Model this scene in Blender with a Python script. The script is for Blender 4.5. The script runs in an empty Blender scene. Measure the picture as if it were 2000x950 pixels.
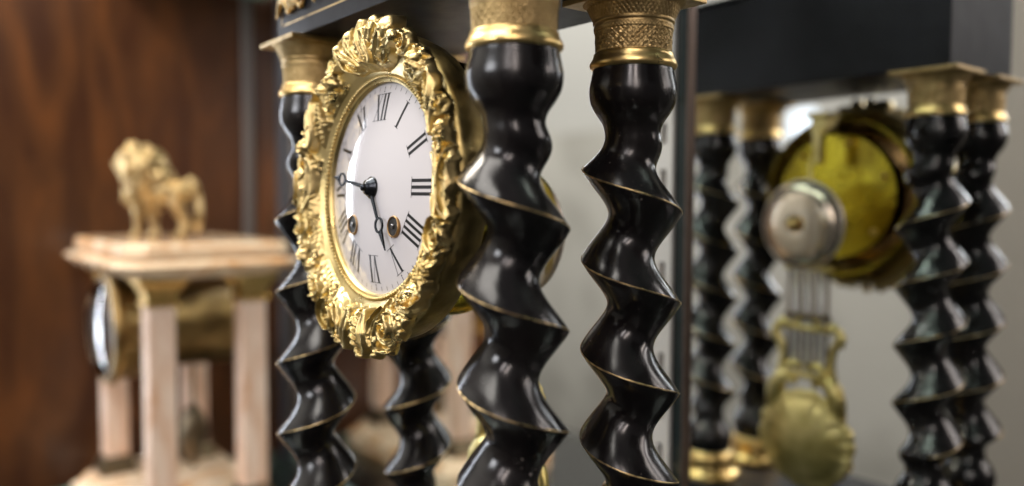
import bpy, bmesh, math, random
import numpy as np
from mathutils import Vector, Matrix
PI = math.pi
S = 0.01                      # everything below is given in centimetres
rnd = random.Random(7)
sc = bpy.context.scene

# ------------------------------------------------------------------ camera
F_PX, CX, CY, CZ, YAW, PITCH, ROLL = 1559.5, 19.514, -15.641, 4.282, 0.897, -0.049, 0.004
cd = bpy.data.cameras.new('camera'); cam = bpy.data.objects.new('camera', cd); sc.collection.objects.link(cam)
fw = Vector((-math.sin(YAW)*math.cos(PITCH), math.cos(YAW)*math.cos(PITCH), math.sin(PITCH)))
rt = Vector((math.cos(YAW), math.sin(YAW), 0)); up = rt.cross(fw)
rt2 = rt*math.cos(ROLL)+up*math.sin(ROLL); up2 = -rt*math.sin(ROLL)+up*math.cos(ROLL)
m = Matrix.Identity(4)
for i in range(3):
    m[i][0] = rt2[i]; m[i][1] = up2[i]; m[i][2] = -fw[i]
m[0][3], m[1][3], m[2][3] = CX*S, CY*S, CZ*S
cam.matrix_world = m
cd.sensor_width = 36; cd.lens = F_PX/2000*36; cd.clip_start = 0.01; cd.clip_end = 60
cd.dof.use_dof = True; cd.dof.focus_distance = 0.287; cd.dof.aperture_fstop = 3.45
sc.camera = cam
sc.view_settings.view_transform = 'Standard'; sc.view_settings.look = 'None'
sc.view_settings.exposure = 0.0; sc.view_settings.gamma = 1
sc.cycles.use_denoising = True
sc.cycles.max_bounces = 10; sc.cycles.glossy_bounces = 8; sc.cycles.diffuse_bounces = 4
sc.cycles.transparent_max_bounces = 16
sc.cycles.sample_clamp_indirect = 6.0
sc.cycles.blur_glossy = 0.3

# ------------------------------------------------------------------ world: dim indoor ambient
w = bpy.data.worlds.new('World'); sc.world = w; w.use_nodes = True
nt = w.node_tree; bg = nt.nodes['Background']
tc = nt.nodes.new('ShaderNodeTexCoord'); sx = nt.nodes.new('ShaderNodeSeparateXYZ'); cr = nt.nodes.new('ShaderNodeValToRGB')
mr = nt.nodes.new('ShaderNodeMapRange'); mr.inputs[1].default_value = -1; mr.inputs[2].default_value = 1
nt.links.new(tc.outputs['Generated'], sx.inputs[0]); nt.links.new(sx.outputs[2], mr.inputs[0]); nt.links.new(mr.outputs[0], cr.inputs[0])
e = cr.color_ramp.elements; e[0].position = 0.2; e[0].color = (0.10, 0.085, 0.07, 1); e[1].position = 0.85; e[1].color = (0.62, 0.60, 0.60, 1)
k = cr.color_ramp.elements.new(0.5); k.color = (0.28, 0.26, 0.245, 1)
nt.links.new(cr.outputs[0], bg.inputs[0]); bg.inputs[1].default_value = 0.23

# ------------------------------------------------------------------ lamps and added fill lights
def area(name, loc, target, sx_, sy_, power, color):
    l = bpy.data.lights.new(name, 'AREA'); l.shape = 'RECTANGLE'; l.size = sx_*S; l.size_y = sy_*S; l.energy = power; l.color = color
    o = bpy.data.objects.new(name, l); sc.collection.objects.link(o)
    o.location = Vector(loc)*S
    o.rotation_euler = (Vector(target)-Vector(loc)).to_track_quat('-Z', 'Y').to_euler()
    return o
area('cabinet_corner_light', (-61.2, -14.2, 2), (-10, 2, 2), 1.6, 44, 1.1, (0.84, 0.90, 1.0))
area('front_fill_light', (-14, -150, 55), (-7, 0, 4), 55, 55, 11.5, (0.95, 0.96, 1.0))  # soft fill added to brighten the dial and bezel, not a real window
area('ceiling_light', (-10, -62, 120), (-8, 0, 3), 90, 40, 9, (1.0, 0.95, 0.88))
area('shop_light', (108, -82, 66), (-2, 0, 2), 9, 90, 6.5, (1.0, 0.86, 0.80))
area('shop_light', (80, -112, 74), (-2, 0, 2), 9, 80, 5.0, (1.0, 0.90, 0.88))
area('cabinet_light', (-40, -13, 40), (-42, 8, -12), 30, 5, 1.6, (1.0, 0.90, 0.76))

area('room_wall_fill', (-210, -40, 230), (-210, -182, -20), 260, 60, 150, (1.0, .96, .90))  # unseen fill added to brighten the wall shown in the mirrors
# ------------------------------------------------------------------ helpers
def link(name, me, mat, parent=None, loc=None, rot=None, smooth=False):
    o = bpy.data.objects.new(name, me); sc.collection.objects.link(o)
    if mat is not None and not me.materials: me.materials.append(mat)
    if smooth: me.shade_smooth()
    if parent is not None: o.parent = parent
    if loc is not None: o.location = Vector(loc)*S
    if rot is not None: o.rotation_euler = rot
    return o
def mesh(name, vs, fs):
    me = bpy.data.meshes.new(name)
    me.from_pydata([(x*S, y*S, z*S) for x, y, z in vs], [], fs); me.update(); return me
def mesh_bm(name, bm):
    me = bpy.data.meshes.new(name); bmesh.ops.scale(bm, vec=(S, S, S), verts=bm.verts[:]); 
    bmesh.ops.recalc_face_normals(bm, faces=bm.faces[:]); bm.to_mesh(me); bm.free(); return me
def tag(o, label=None, cat=None, group=None, kind=None):
    if label: o['label'] = label
    if cat: o['category'] = cat
    if group: o['group'] = group
    if kind: o['kind'] = kind
    return o
def empty(name, loc, label, cat, group=None):
    o = bpy.data.objects.new(name, None); sc.collection.objects.link(o); o.location = Vector(loc)*S; o.empty_display_size = .01
    return tag(o, label, cat, group)
def box(x0, x1, y0, y1, z0, z1, bev=0.0, seg=2, bm=None):
    own = bm is None
    if own: bm = bmesh.new()
    vs = [bm.verts.new(p) for p in ((x0,y0,z0),(x1,y0,z0),(x1,y1,z0),(x0,y1,z0),(x0,y0,z1),(x1,y0,z1),(x1,y1,z1),(x0,y1,z1))]
    fs = [bm.faces.new([vs[i] for i in f]) for f in ((0,3,2,1),(4,5,6,7),(0,1,5,4),(1,2,6,5),(2,3,7,6),(3,0,4,7))]
    if bev:
        es = {e for f in fs for e in f.edges}
        bmesh.ops.bevel(bm, geom=list(es), offset=bev, segments=seg, profile=.5, affect='EDGES')
    return bm
def lathe(prof, n=64, axis='z', ox=0, oy=0, oz=0, closed=False, phase=0, bm=None):
    """prof = [(r, h)], revolved about z (or y with h = -y towards the viewer's front)"""
    own = bm is None
    if own: bm = bmesh.new()
    rings = []
    for r, h in prof:
        ring = []
        for i in range(n):
            a = 2*PI*i/n+phase; c, s_ = r*math.cos(a), r*math.sin(a)
            ring.append(bm.verts.new((ox+c, oy+s_, oz+h) if axis == 'z' else (ox+c, oy-h, oz+s_)))
        rings.append(ring)
    L = len(rings)
    for j in range(L if closed else L-1):
        a, b = rings[j], rings[(j+1) % L]
        for i in range(n):
            bm.faces.new((a[i], a[(i+1) % n], b[(i+1) % n], b[i]))
    if not closed:
        if prof[0][0] > 1e-4: bm.faces.new(rings[0][::-1])
        if prof[-1][0] > 1e-4: bm.faces.new(rings[-1])
    bmesh.ops.remove_doubles(bm, verts=bm.verts[:], dist=1e-5)
    return bm
def tube(pts, rad, n=8, bm=None, caps=True):
    own = bm is None
    if own: bm = bmesh.new()
    pts = [Vector(p) for p in pts]; rings = []; prev = None
    for i, p in enumerate(pts):
        t = (pts[min(i+1, len(pts)-1)]-pts[max(i-1, 0)]).normalized()
        if prev is None:
            u = t.orthogonal().normalized()
        else:
            u = (prev-t*prev.dot(t)).normalized()
        prev = u; v = t.cross(u); r = rad(i/(len(pts)-1)) if callable(rad) else rad
        rings.append([bm.verts.new(p+(u*math.cos(2*PI*k/n)+v*math.sin(2*PI*k/n))*r) for k in range(n)])
    for a, b in zip(rings, rings[1:]):
        for k in range(n): bm.faces.new((a[k], a[(k+1) % n], b[(k+1) % n], b[k]))
    if caps: bm.faces.new(rings[0][::-1]); bm.faces.new(rings[-1])
    return bm
def poly_prism(pts, z0, z1, bm=None):
    """pts in (x, y), extruded in z"""
    if bm is None: bm = bmesh.new()
    a = [bm.verts.new((x, y, z0)) for x, y in pts]; b = [bm.verts.new((x, y, z1)) for x, y in pts]
    bm.faces.new(a[::-1]); bm.faces.new(b); n = len(pts)
    for i in range(n): bm.faces.new((a[i], a[(i+1) % n], b[(i+1) % n], b[i]))
    return bm
def grid_mesh(name, V, wrap=True):
    """V: (rows, cols, 3) array in cm; cols wrap round"""
    r, c = V.shape[:2]
    idx = np.arange(r*c).reshape(r, c)
    nxt = np.roll(idx, -1, axis=1) if wrap else idx[:, 1:]
    a = idx[:-1] if wrap else idx[:-1, :-1]; b = nxt[:-1]; cc = nxt[1:]; d = idx[1:] if wrap else idx[1:, :-1]
    f = np.stack([a, b, cc, d], -1).reshape(-1, 4)
    me = bpy.data.meshes.new(name)
    me.vertices.add(r*c); me.vertices.foreach_set('co', (V.reshape(-1)*S).astype(np.float32))
    me.loops.add(f.size); me.loops.foreach_set('vertex_index', f.reshape(-1).astype(np.int32))
    me.polygons.add(len(f)); me.polygons.foreach_set('loop_start', np.arange(0, f.size, 4, dtype=np.int32))
    me.update(calc_edges=True); me.validate(); return me

# ------------------------------------------------------------------ materials
def mat(name, col, rough=.5, metal=0.0, spec=.5, coat=0, coat_r=.1):
    m_ = bpy.data.materials.new(name); m_.use_nodes = True
    b = m_.node_tree.nodes['Principled BSDF']
    b.inputs['Base Color'].default_value = (*col, 1); b.inputs['Roughness'].default_value = rough; b.inputs['Metallic'].default_value = metal
    b.inputs['Specular IOR Level'].default_value = spec; b.inputs['Coat Weight'].default_value = coat; b.inputs['Coat Roughness'].default_value = coat_r
    return m_
def N(m_, t, **kw):
    n = m_.node_tree.nodes.new(t)
    for k_, v in kw.items(): setattr(n, k_, v)
    return n
def noise_mix(m_, c1, c2, scale=20, detail=4, lo=.4, hi=.6, stretch=(1, 1, 1), rough=None, bump=None, bump_scale=None, dist=0.0):
    T = m_.node_tree; b = T.nodes['Principled BSDF']
    tc_ = N(m_, 'ShaderNodeTexCoord'); mp = N(m_, 'ShaderNodeMapping'); mp.inputs['Scale'].default_value = stretch
    T.links.new(tc_.outputs['Object'], mp.inputs[0])
    nz = N(m_, 'ShaderNodeTexNoise'); nz.inputs['Scale'].default_value = scale; nz.inputs['Detail'].default_value = detail; nz.inputs['Distortion'].default_value = dist
    T.links.new(mp.outputs[0], nz.inputs[0])
    r = N(m_, 'ShaderNodeValToRGB'); r.color_ramp.elements[0].position = lo; r.color_ramp.elements[1].position = hi
    r.color_ramp.elements[0].color = (*c1, 1); r.color_ramp.elements[1].color = (*c2, 1)
    T.links.new(nz.outputs['Fac'], r.inputs[0]); T.links.new(r.outputs[0], b.inputs['Base Color'])
    if rough:
        q = N(m_, 'ShaderNodeMapRange'); q.inputs[1].default_value = .3; q.inputs[2].default_value = .7; q.inputs[3].default_value = rough[0]; q.inputs[4].default_value = rough[1]
        n2 = N(m_, 'ShaderNodeTexNoise'); n2.inputs['Scale'].default_value = scale*2.3; n2.inputs['Detail'].default_value = 5
        T.links.new(mp.outputs[0], n2.inputs[0]); T.links.new(n2.outputs['Fac'], q.inputs[0]); T.links.new(q.outputs[0], b.inputs['Roughness'])
    if bump:
        n3 = N(m_, 'ShaderNodeTexNoise'); n3.inputs['Scale'].default_value = bump_scale or scale*4; n3.inputs['Detail'].default_value = 4
        T.links.new(mp.outputs[0], n3.inputs[0])
        bp = N(m_, 'ShaderNodeBump'); bp.inputs['Strength'].default_value = bump; bp.inputs['Distance'].default_value = .0005
        T.links.new(n3.outputs['Fac'], bp.inputs['Height']); T.links.new(bp.outputs[0], b.inputs['Normal'])
    return m_
GOLD = noise_mix(mat('gilt_bronze', (.8, .62, .26), .3, 1), (.36, .27, .10), (.64, .50, .235), 45, 8, .30, .58, rough=(.22, .44), bump=.15, bump_scale=900)
GOLD_SIDE = noise_mix(mat('aged_gilt', (.5, .38, .14), .4, 1), (.20, .15, .06), (.50, .39, .16), 60, 6, .35, .7, rough=(.28, .55), bump=.3, bump_scale=700)
GOLD_CAP = noise_mix(mat('gilt_capital', (.7, .5, .2), .35, 1), (.30, .21, .09), (.52, .38, .18), 160, 4, .3, .7, rough=(.32, .48), bump=.2, bump_scale=1200)
GOLD_RING = noise_mix(mat('polished_gilt', (.85, .6, .22), .22, 1), (.72, .50, .19), (.84, .62, .27), 90, 3, rough=(.26, .36))
WIRE = noise_mix(mat('inlay_brass', (.60, .42, .19), .3, 1), (.10, .07, .04), (.62, .45, .22), 95, 5, .36, .50, rough=(.25, .45))
BRASS = noise_mix(mat('yellow_brass', (.75, .6, .08), .15, 1), (.34, .25, .03), (.72, .58, .05), 28, 6, .35, .6, rough=(.14, .30))
BRASS_DULL = noise_mix(mat('pale_brass', (.6, .5, .18), .4, 1), (.50, .41, .15), (.76, .64, .29), 60, 4, rough=(.3, .45), bump=.3, bump_scale=500)
EBONY = noise_mix(mat('ebonised_wood', (.010, .008, .008), .26, 0, .5, 0, .16), (.0035, .0032, .0036), (.0095, .0075, .0075), 60, 6, .35, .75, stretch=(1, 1, .5), rough=(.15, .28), bump=.20, bump_scale=190)
T = EBONY.node_tree; b = T.nodes['Principled BSDF']; tcE = N(EBONY, 'ShaderNodeTexCoord')
nE = N(EBONY, 'ShaderNodeTexNoise'); nE.inputs['Scale'].default_value = 1000; nE.inputs['Detail'].default_value = 1
nF = N(EBONY, 'ShaderNodeTexNoise'); nF.inputs['Scale'].default_value = 34; nF.inputs['Detail'].default_value = 3
T.links.new(tcE.outputs['Object'], nE.inputs[0]); T.links.new(tcE.outputs['Object'], nF.inputs[0])
mE = N(EBONY, 'ShaderNodeMath', operation='MULTIPLY_ADD'); mE.inputs[1].default_value = .35; T.links.new(nF.outputs['Fac'], mE.inputs[0]); T.links.new(nE.outputs['Fac'], mE.inputs[2])
rE = N(EBONY, 'ShaderNodeMapRange'); rE.inputs[1].default_value = .945; rE.inputs[2].default_value = 1.02; T.links.new(mE.outputs[0], rE.inputs[0])
mxE = N(EBONY, 'ShaderNodeMix', data_type='RGBA'); mxE.inputs[7].default_value = (.20, .17, .15, 1)
old = b.inputs['Base Color'].links[0].from_socket; T.links.new(old, mxE.inputs[6]); T.links.new(rE.outputs[0], mxE.inputs[0]); T.links.new(mxE.outputs[2], b.inputs['Base Color'])
BLACK = noise_mix(mat('black_lacquer', (.012, .012, .014), .3, 0, .15), (.005, .005, .006), (.014, .014, .017), 25, 6, .35, .7, rough=(.34, .46), bump=.25, bump_scale=160)
ENAMEL = mat('white_enamel', (.56, .545, .57), .10, 0, .6, .6, .03)
INK = mat('black_numeral_paint', (.008, .008, .01), .3)
STEEL = mat('blued_steel', (.035, .04, .048), .25, .9)
STEEL_B = mat('bright_steel', (.5, .5, .5), .3, 1)
BELLM = mat('bell_metal', (.82, .70, .57), .24, 1)
HOLE_SHADE = mat('painted_hole_shade', (.01, .008, .006), .6)  # near-black colour painting the shade inside winding holes and rail slots
MARBLE = noise_mix(mat('pink_marble', (.7, .5, .4), .3, 0, .5, .3, .1), (.62, .36, .22), (.80, .62, .50), 22, 7, .34, .56, stretch=(1, 1, .45), rough=(.2, .35), dist=1.5)
MARBLE_TOP = noise_mix(mat('veined_marble', (.7, .5, .3), .2, 0, .5, .5, .08), (.62, .32, .13), (.86, .68, .48), 18, 6, .36, .56, stretch=(1, 1, 3), rough=(.12, .25), dist=2)
BRONZE = mat('dark_bronze', (.14, .11, .07), .45, 1)
LION = noise_mix(mat('lion_gilt', (.6, .5, .33), .45, .85), (.20, .125, .045), (.58, .44, .22), 110, 5, .38, .62, rough=(.35, .55))
ALU = mat('aluminium_rail', (.55, .53, .51), .4, .15)
DARKGLASS = mat('dark_glass_edge', (.003, .012, .014), .1)
BRONZE_STRIP = mat('brown_edge', (.10, .07, .055), .4, .5)
MIRROR = mat('mirror_silver', (.86, .88, .87), .0, 1)
WALLP = noise_mix(mat('grey_wall_paint', (.4, .38, .34), .8), (.33, .315, .28), (.46, .44, .40), 3.5, 3)
WALLL = mat('light_wall_paint', (.40, .39, .37), .8)
WALLB = mat('brown_grey_wall', (.26, .235, .20), .8)
# red-brown figured wood
WOOD = mat('red_brown_wood', (.1, .03, .01), .35, 0, .35, .15, .2)
T = WOOD.node_tree; b = T.nodes['Principled BSDF']
tcw = N(WOOD, 'ShaderNodeTexCoord'); mpw = N(WOOD, 'ShaderNodeMapping'); mpw.inputs['Scale'].default_value = (1, 1, .24)
T.links.new(tcw.outputs['Object'], mpw.inputs[0])
nA = N(WOOD, 'ShaderNodeTexNoise'); nA.inputs['Scale'].default_value = 25; nA.inputs['Detail'].default_value = 3; nA.inputs['Distortion'].default_value = 1.2
nB = N(WOOD, 'ShaderNodeTexNoise'); nB.inputs['Scale'].default_value = 110; nB.inputs['Detail'].default_value = 5
T.links.new(mpw.outputs[0], nA.inputs[0]); T.links.new(mpw.outputs[0], nB.inputs[0])
mx = N(WOOD, 'ShaderNodeMath', operation='MULTIPLY_ADD'); mx.inputs[1].default_value = .25
T.links.new(nB.outputs['Fac'], mx.inputs[0]); T.links.new(nA.outputs['Fac'], mx.inputs[2])
rw = N(WOOD, 'ShaderNodeValToRGB'); T.links.new(mx.outputs[0], rw.inputs[0]); T.links.new(rw.outputs[0], b.inputs['Base Color'])
rw.color_ramp.elements[0].position = .45; rw.color_ramp.elements[0].color = (.038, .0120, .0040, 1)
rw.color_ramp.elements[1].position = .85; rw.color_ramp.elements[1].color = (.105, .036, .009, 1)
k = rw.color_ramp.elements.new(.63); k.color = (.060, .0215, .0065, 1)
# thin shelf glass: mostly clear, green in the edges, mirror-like at grazing angles
def glass(name, tint, gl=.5):
    g = bpy.data.materials.new(name); g.use_nodes = True; t_ = g.node_tree; t_.nodes.remove(t_.nodes['Principled BSDF'])
    tr = t_.nodes.new('ShaderNodeBsdfTransparent'); tr.inputs[0].default_value = (*tint, 1)
    gs = t_.nodes.new('ShaderNodeBsdfGlossy'); gs.inputs['Roughness'].default_value = .03
    fr = t_.nodes.new('ShaderNodeFresnel'); fr.inputs[0].default_value = 1.5
    ms = t_.nodes.new('ShaderNodeMixShader'); out = t_.nodes['Material Output']
    t_.links.new(fr.outputs[0], ms.inputs[0]); t_.links.new(tr.outputs[0], ms.inputs[1]); t_.links.new(gs.outputs[0], ms.inputs[2]); t_.links.new(ms.outputs[0], out.inputs[0])
    return g
GLASS = glass('shelf_glass', (.86, .95, .92))
GLASS_EDGE = mat('green_glass_edge', (.34, .44, .41), .2, 0, .6)

# ------------------------------------------------------------------ cabinet: panel, mirrors, rails, shelves, room seen in the mirror
MY = 17.136; XW = -62.5
o = link('wood_panel', mesh_bm('wood_panel', box(XW-2, XW, -15.5, MY+1.2, -60, 60)), WOOD)
tag(o, 'tall figured red-brown wooden side panel of the cabinet behind the marble clock', 'wood panel')
def mirror_panel(x0, x1, label):
    bm = box(x0, x1, MY, MY+.5, -60, 60)
    tag(link('mirror', mesh_bm('mirror', bm), MIRROR), label, 'mirror')
mirror_panel(XW, -8.93, 'wide mirror panel at the cabinet back left of the slotted rail')
mirror_panel(-6.85, 60, 'mirror panel right of the slotted rail reflecting the back of the black clock')
# slotted rail with real slots
bm = bmesh.new(); zz = -60; pz = 2.42
rail = bmesh.new()
box(-8.93, -8.52, MY-.45, MY+.1, -60, 60, bm=rail); box(-8.12, -7.72, MY-.45, MY+.1, -60, 60, bm=rail)
k0 = 0
z = -59.9
zc = 4.28+(399-262)/37.0
zs = [zc+i*pz for i in range(-26, 22)]
for a, b_ in zip(zs, zs[1:]):
    box(-8.52, -8.12, MY-.45, MY+.08, a+.55, b_-.55, bm=rail)
rail_o = link('shelf_rail', mesh_bm('shelf_rail', rail), ALU)
tag(rail_o, 'pale slotted metal shelf rail between the two mirror panels', 'shelf rail')
link('slot_backing', mesh_bm('slot_backing', box(-8.52, -8.12, MY+.12, MY+.3, -60, 60)), HOLE_SHADE, rail_o)  # dark sheet standing for the shade seen through the slots
tag(link('glass_strip', mesh_bm('glass_strip', box(-7.70, -7.02, MY-.25, MY+.2, -60, 60)), DARKGLASS), 'blue-black vertical strip just right of the slotted rail', 'glass edge')
tag(link('edge_strip', mesh_bm('edge_strip', box(-7.0, -6.86, MY-.3, MY+.2, -60, 60, .03)), BRONZE_STRIP), 'thin brown metal edging along the right mirror', 'edge strip')
tag(link('corner_rail', mesh_bm('corner_rail', box(XW+.02, XW+.55, 14.2, 15.2, -60, 60, .1)), mat('dull_rail', (.16, .14, .13), .4, .6)), 'narrow dull grey vertical rail on the wooden side panel', 'shelf rail')
tag(link('corner_strip', mesh_bm('corner_strip', box(XW+2.6, XW+4.0, MY-.3, MY-.05, -60, 60, .1)), mat('grey_strip', (.10, .105, .12), .3, .5)), 'grey metal strip in the corner between wooden panel and mirror', 'metal strip')
def shelf(z, y0, y1, label):
    root = link('glass_shelf', mesh_bm('glass_shelf', box(XW+.6, 58, y0+.01, y1, z, z+.8)), GLASS)
    tag(root, label, 'glass shelf', 'glass shelves of the display cabinet')
    link('shelf_edge', mesh_bm('shelf_edge', box(XW+.6, 58, y0-.06, y0, z+.02, z+.78, .02)), GLASS_EDGE, root)
    link('shelf_edge', mesh_bm('shelf_edge', box(XW+.6, 58, y1+.01, y1+.08, z+.02, z+.78, .02)), GLASS_EDGE, root)
    link('shelf_edge', mesh_bm('shelf_edge', box(XW+.5, XW+.59, y0, y1, z+.02, z+.78, .02)), GLASS_EDGE, root)
shelf(-22.6, -12, 16.3, 'lower green glass shelf carrying the marble clock and the black clock')
shelf(25.2, 2, 16.3, 'upper green glass shelf above the lion and the marble clock')
# the room behind the camera that the mirrors show
tag(link('room_wall', mesh_bm('room_wall', box(-700, -66, -186, -180, -200, 34)), WALLP), 'plain grey-beige lower wall of the room seen in the mirrors', 'wall')
tag(link('upper_wall', mesh_bm('upper_wall', box(-700, -66, -196, -190, 34, 200)), WALLL), 'lighter upper wall of the room seen at the top of the mirrors', 'wall')
tag(link('room_wall', mesh_bm('wall_pier', box(-66, 60, -176, -170, -200, 200)), WALLB), 'brown-grey wall end at the right side of the right mirror', 'wall')

em = mat('lit_window', (.8, .88, 1), .5); em.node_tree.nodes['Principled BSDF'].inputs['Emission Color'].default_value = (.78, .88, 1, 1); em.node_tree.nodes['Principled BSDF'].inputs['Emission Strength'].default_value = 1.3
tag(link('lit_window', mesh_bm('lit_window', box(-125.5, -116.5, -179.6, -179, 8, 34)), em), 'narrow bright daylight window reflected above the bell in the right mirror', 'window')
# ------------------------------------------------------------------ black portico clock
W_, L_ = 14.447, 5.362
P_ = 3.2
BANDZ = 9.0; ZT = 11.45; ZB = -12.4; PL = -14.3
RX, RY, RZ = -W_/2, L_/2, -21.8
clock = empty('portico_clock', (RX, RY, RZ), 'black portico clock with four barley-twist columns and a gilt-framed white dial', 'clock')
def at(x, y, z): return (x-RX, y-RY, z-RZ)
# box under the cornice
x0, x1, y0, y1 = -15.55, 1.25, -1.25, L_+1.35
bm = box(x0, x1, y0, y1, ZT, 17.2, .06)
box(x0-.25, x1+.25, y0-.25, y1+.25, 17.2, 17.55, .12, 3, bm)
ent = link('entablature', mesh_bm('entablature', bm), BLACK, clock, at(0, 0, 0))
bm = bmesh.new(); yf = y0-.012
for a in ((x0+.55, x1-.55, ZT+.62, ZT+.70), (x0+.55, x1-.55, 16.5, 16.58), (x0+.55, x0+.63, ZT+.70, 16.5), (x1-.63, x1-.55, ZT+.70, 16.5)):
    box(a[0], a[1], yf, y0+.02, a[2], a[3], bm=bm)
link('inlay_line', mesh_bm('inlay_line', bm), WIRE, ent)
# gilt mounts on the frieze: scrolled leaves
def scroll_pts(cx, cz, r0, turns, a0, y, sgn=1, n=26):
    return [(cx+sgn*(r0*(1-t*.82))*math.cos(a0+turns*2*PI*t), y, cz+(r0*(1-t*.82))*math.sin(a0+turns*2*PI*t)) for t in [i/n for i in range(n+1)]]
def mount(cx, cz, s):
    bm = bmesh.new(); y = y0-.1
    for sg in (-1, 1):
        tube(scroll_pts(cx+sg*1.0*s, cz, .8*s, 1.1, -PI/2, y, -sg), lambda t: .17*s*(1-.5*t), 8, bm)
        tube([(cx+sg*1.0*s+sg*k_*.22*s, y, cz-.8*s+math.sin(k_*.5)*.7*s+k_*.05*s) for k_ in range(9)], lambda t: .22*s*math.sin(PI*min(1, .12+t*.85))+.02, 8, bm)
    for k_ in range(5):
        a = -PI/2+(k_-2)*.42
        tube([(cx+math.cos(a)*d*s, y-.06*math.sin(d*2), cz+.2*s+math.sin(a)*d*s) for d in (.05, .4, .75, 1.05)], lambda t: .2*s*math.sin(PI*(.15+.8*t))+.02, 8, bm)
    return bm
for cx in (-13.35, -7.2, -1.0):
    link('mount', mesh_bm('mount', mount(cx, 13.15, .72)), GOLD_CAP, ent, smooth=True)
# plinth
bm = box(x0-1.0, x1+1.0, y0-1.0, y1+1.0, -20.2, PL, .15)
box(x0-1.6, x1+1.6, y0-1.6, y1+1.6, -21.8, -20.2, .2, 3, bm)
link('plinth', mesh_bm('plinth', bm), BLACK, clock, at(0, 0, 0))

# --- twisted column meshes
def prof_r(z):
    """plain turned profile outside the twist, z measured in cm from the middle; symmetric"""
    h = abs(z)
    K = [(0, 1.05), (8.0, .98), (8.45, .96), (8.8, 1.04), (9.1, 1.28), (9.5, 1.50), (9.95, 1.555), (10.35, 1.48), (10.7, 1.40)]
    xs = [a for a, _ in K]; ys = [b for _, b in K]
    return float(np.interp(h, xs, ys))
hz = (BANDZ-ZB)/2; zmid = (BANDZ+ZB)/2
rows = 620; cols = 96
zl = np.linspace(-hz, hz, rows)
pr = np.array([prof_r(z) for z in zl])
ker = np.hanning(19); ker /= ker.sum(); prp = np.pad(pr, 9, mode='edge'); pr = np.convolve(prp, ker, mode='valid')
h = np.abs(zl); env = np.clip((8.62-h)/1.6, 0, 1); env = env*env*(3-2*env)
def column_mesh(name, hand):
    j = np.arange(cols)/cols
    # finer spacing near the ridge
    ph = j+0.06*np.sin(2*PI*j)*-1
    w1 = 1-np.abs(np.sin(PI*ph)); w2 = (1+np.cos(2*PI*ph))/2
    wv = .56*w1+.44*w2
    rt_ = .83+.95*wv
    r = (1-env)[:, None]*pr[:, None]+env[:, None]*rt_[None, :]
    th = 2*PI*ph[None, :]+hand*2*PI*(zl/P_)[:, None]
    V = np.stack([r*np.cos(th), r*np.sin(th), np.broadcast_to(zl[:, None], r.shape)], -1)
    me = grid_mesh(name, V); me.materials.append(EBONY); me.shade_smooth()
    # crease line along the ridge
    me2 = bmesh.new(); me2.from_mesh(me)
    me2.verts.ensure_lookup_table()
    for i in range(rows-1):
        if env[i] > .25:
            e_ = me2.edges.get((me2.verts[i*cols], me2.verts[(i+1)*cols]))
            if e_: e_.smooth = False
    me2.to_mesh(me); me2.free()
    # brass wire let into the ridge
    zi = zl[(env > .90)][::3]
    pts = [((1.755)*math.cos(hand*2*PI*z/P_), 1.755*math.sin(hand*2*PI*z/P_), z) for z in zi]
    wm = mesh_bm(name+'_wire', tube(pts, lambda t: .034, 7)); wm.materials.append(WIRE); wm.shade_smooth()
    return me, wm
colR = column_mesh('column_right_twist', -1)
colL = column_mesh('column_left_twist', 1)

# --- capital mesh with chased lozenges and knurling
def capital_mesh():
    segs = []
    # (z, r, pattern id)
    K = [(0, 1.36, 0), (.02, 1.47, 0), (.10, 1.52, 0), (.20, 1.51, 0), (.32, 1.44, 0), (.45, 1.38, 0), (.55, 1.345, 0), (.58, 1.30, 0),
         (.60, 1.305, 1), (1.25, 1.33, 1), (1.27, 1.335, 0), (1.30, 1.37, 2), (1.44, 1.385, 2), (1.46, 1.36, 0), (1.52, 1.36, 0), (1.56, 1.42, 0), (1.62, 1.43, 0), (1.66, 1.40, 0),
         (1.68, 1.40, 3), (2.10, 1.60, 3), (2.2, 1.74, 3), (2.22, 1.78, 0), (2.26, 1.80, 0)]
    zs = np.concatenate([np.linspace(a[0], b[0], max(2, int((b[0]-a[0])/.016)+1))[:-1] for a, b in zip(K, K[1:])]+[[K[-1][0]]])
    rr = np.interp(zs, [k[0] for k in K], [k[1] for k in K])
    pid = np.array([K[max(i for i, kk in enumerate(K) if kk[0] <= z+1e-9)][2] for z in zs])
    n = 480; th = np.arange(n)/n*2*PI
    TH, ZZ = np.meshgrid(th, zs)
    def dia(n_, p):      # diamond lattice 0..1 with peaks in diamonds
        u = TH*n_/(2*PI)+ZZ/p; v = TH*n_/(2*PI)-ZZ/p
        return np.minimum(np.abs(np.sin(PI*u)), np.abs(np.sin(PI*v)))
    d1 = dia(27, .31); d3 = dia(58, .21); d2 = dia(70, .12)
    h1 = .035*np.clip((.30-d1)/.30, 0, 1)**.7 + .028*np.clip((d1-.60)/.40, 0, 1)
    h1 += .008*np.sin(TH*61+ZZ*37)*np.sin(ZZ*71+TH*23)
    h3 = .03*np.clip(d3/.6, 0, 1); h2 = .018*np.clip(d2/.6, 0, 1)
    H = np.where(pid[:, None] == 1, h1, np.where(pid[:, None] == 2, h2, np.where(pid[:, None] == 3, h3, 0)))
    R_ = rr[:, None]+H
    V = np.stack([R_*np.cos(TH), R_*np.sin(TH), ZZ], -1)
    me = grid_mesh('capital', V); me.materials.append(GOLD_CAP); me.shade_smooth(); return me
capm = capital_mesh()
ringm = mesh_bm('collar', lathe([(1.34, -.02), (1.45, -.01), (1.51, .04), (1.535, .12), (1.52, .20), (1.47, .29), (1.42, .37), (1.40, .45), (1.39, .52), (1.30, .57)], 72)); ringm.materials.append(GOLD_RING); ringm.shade_smooth()
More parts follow.
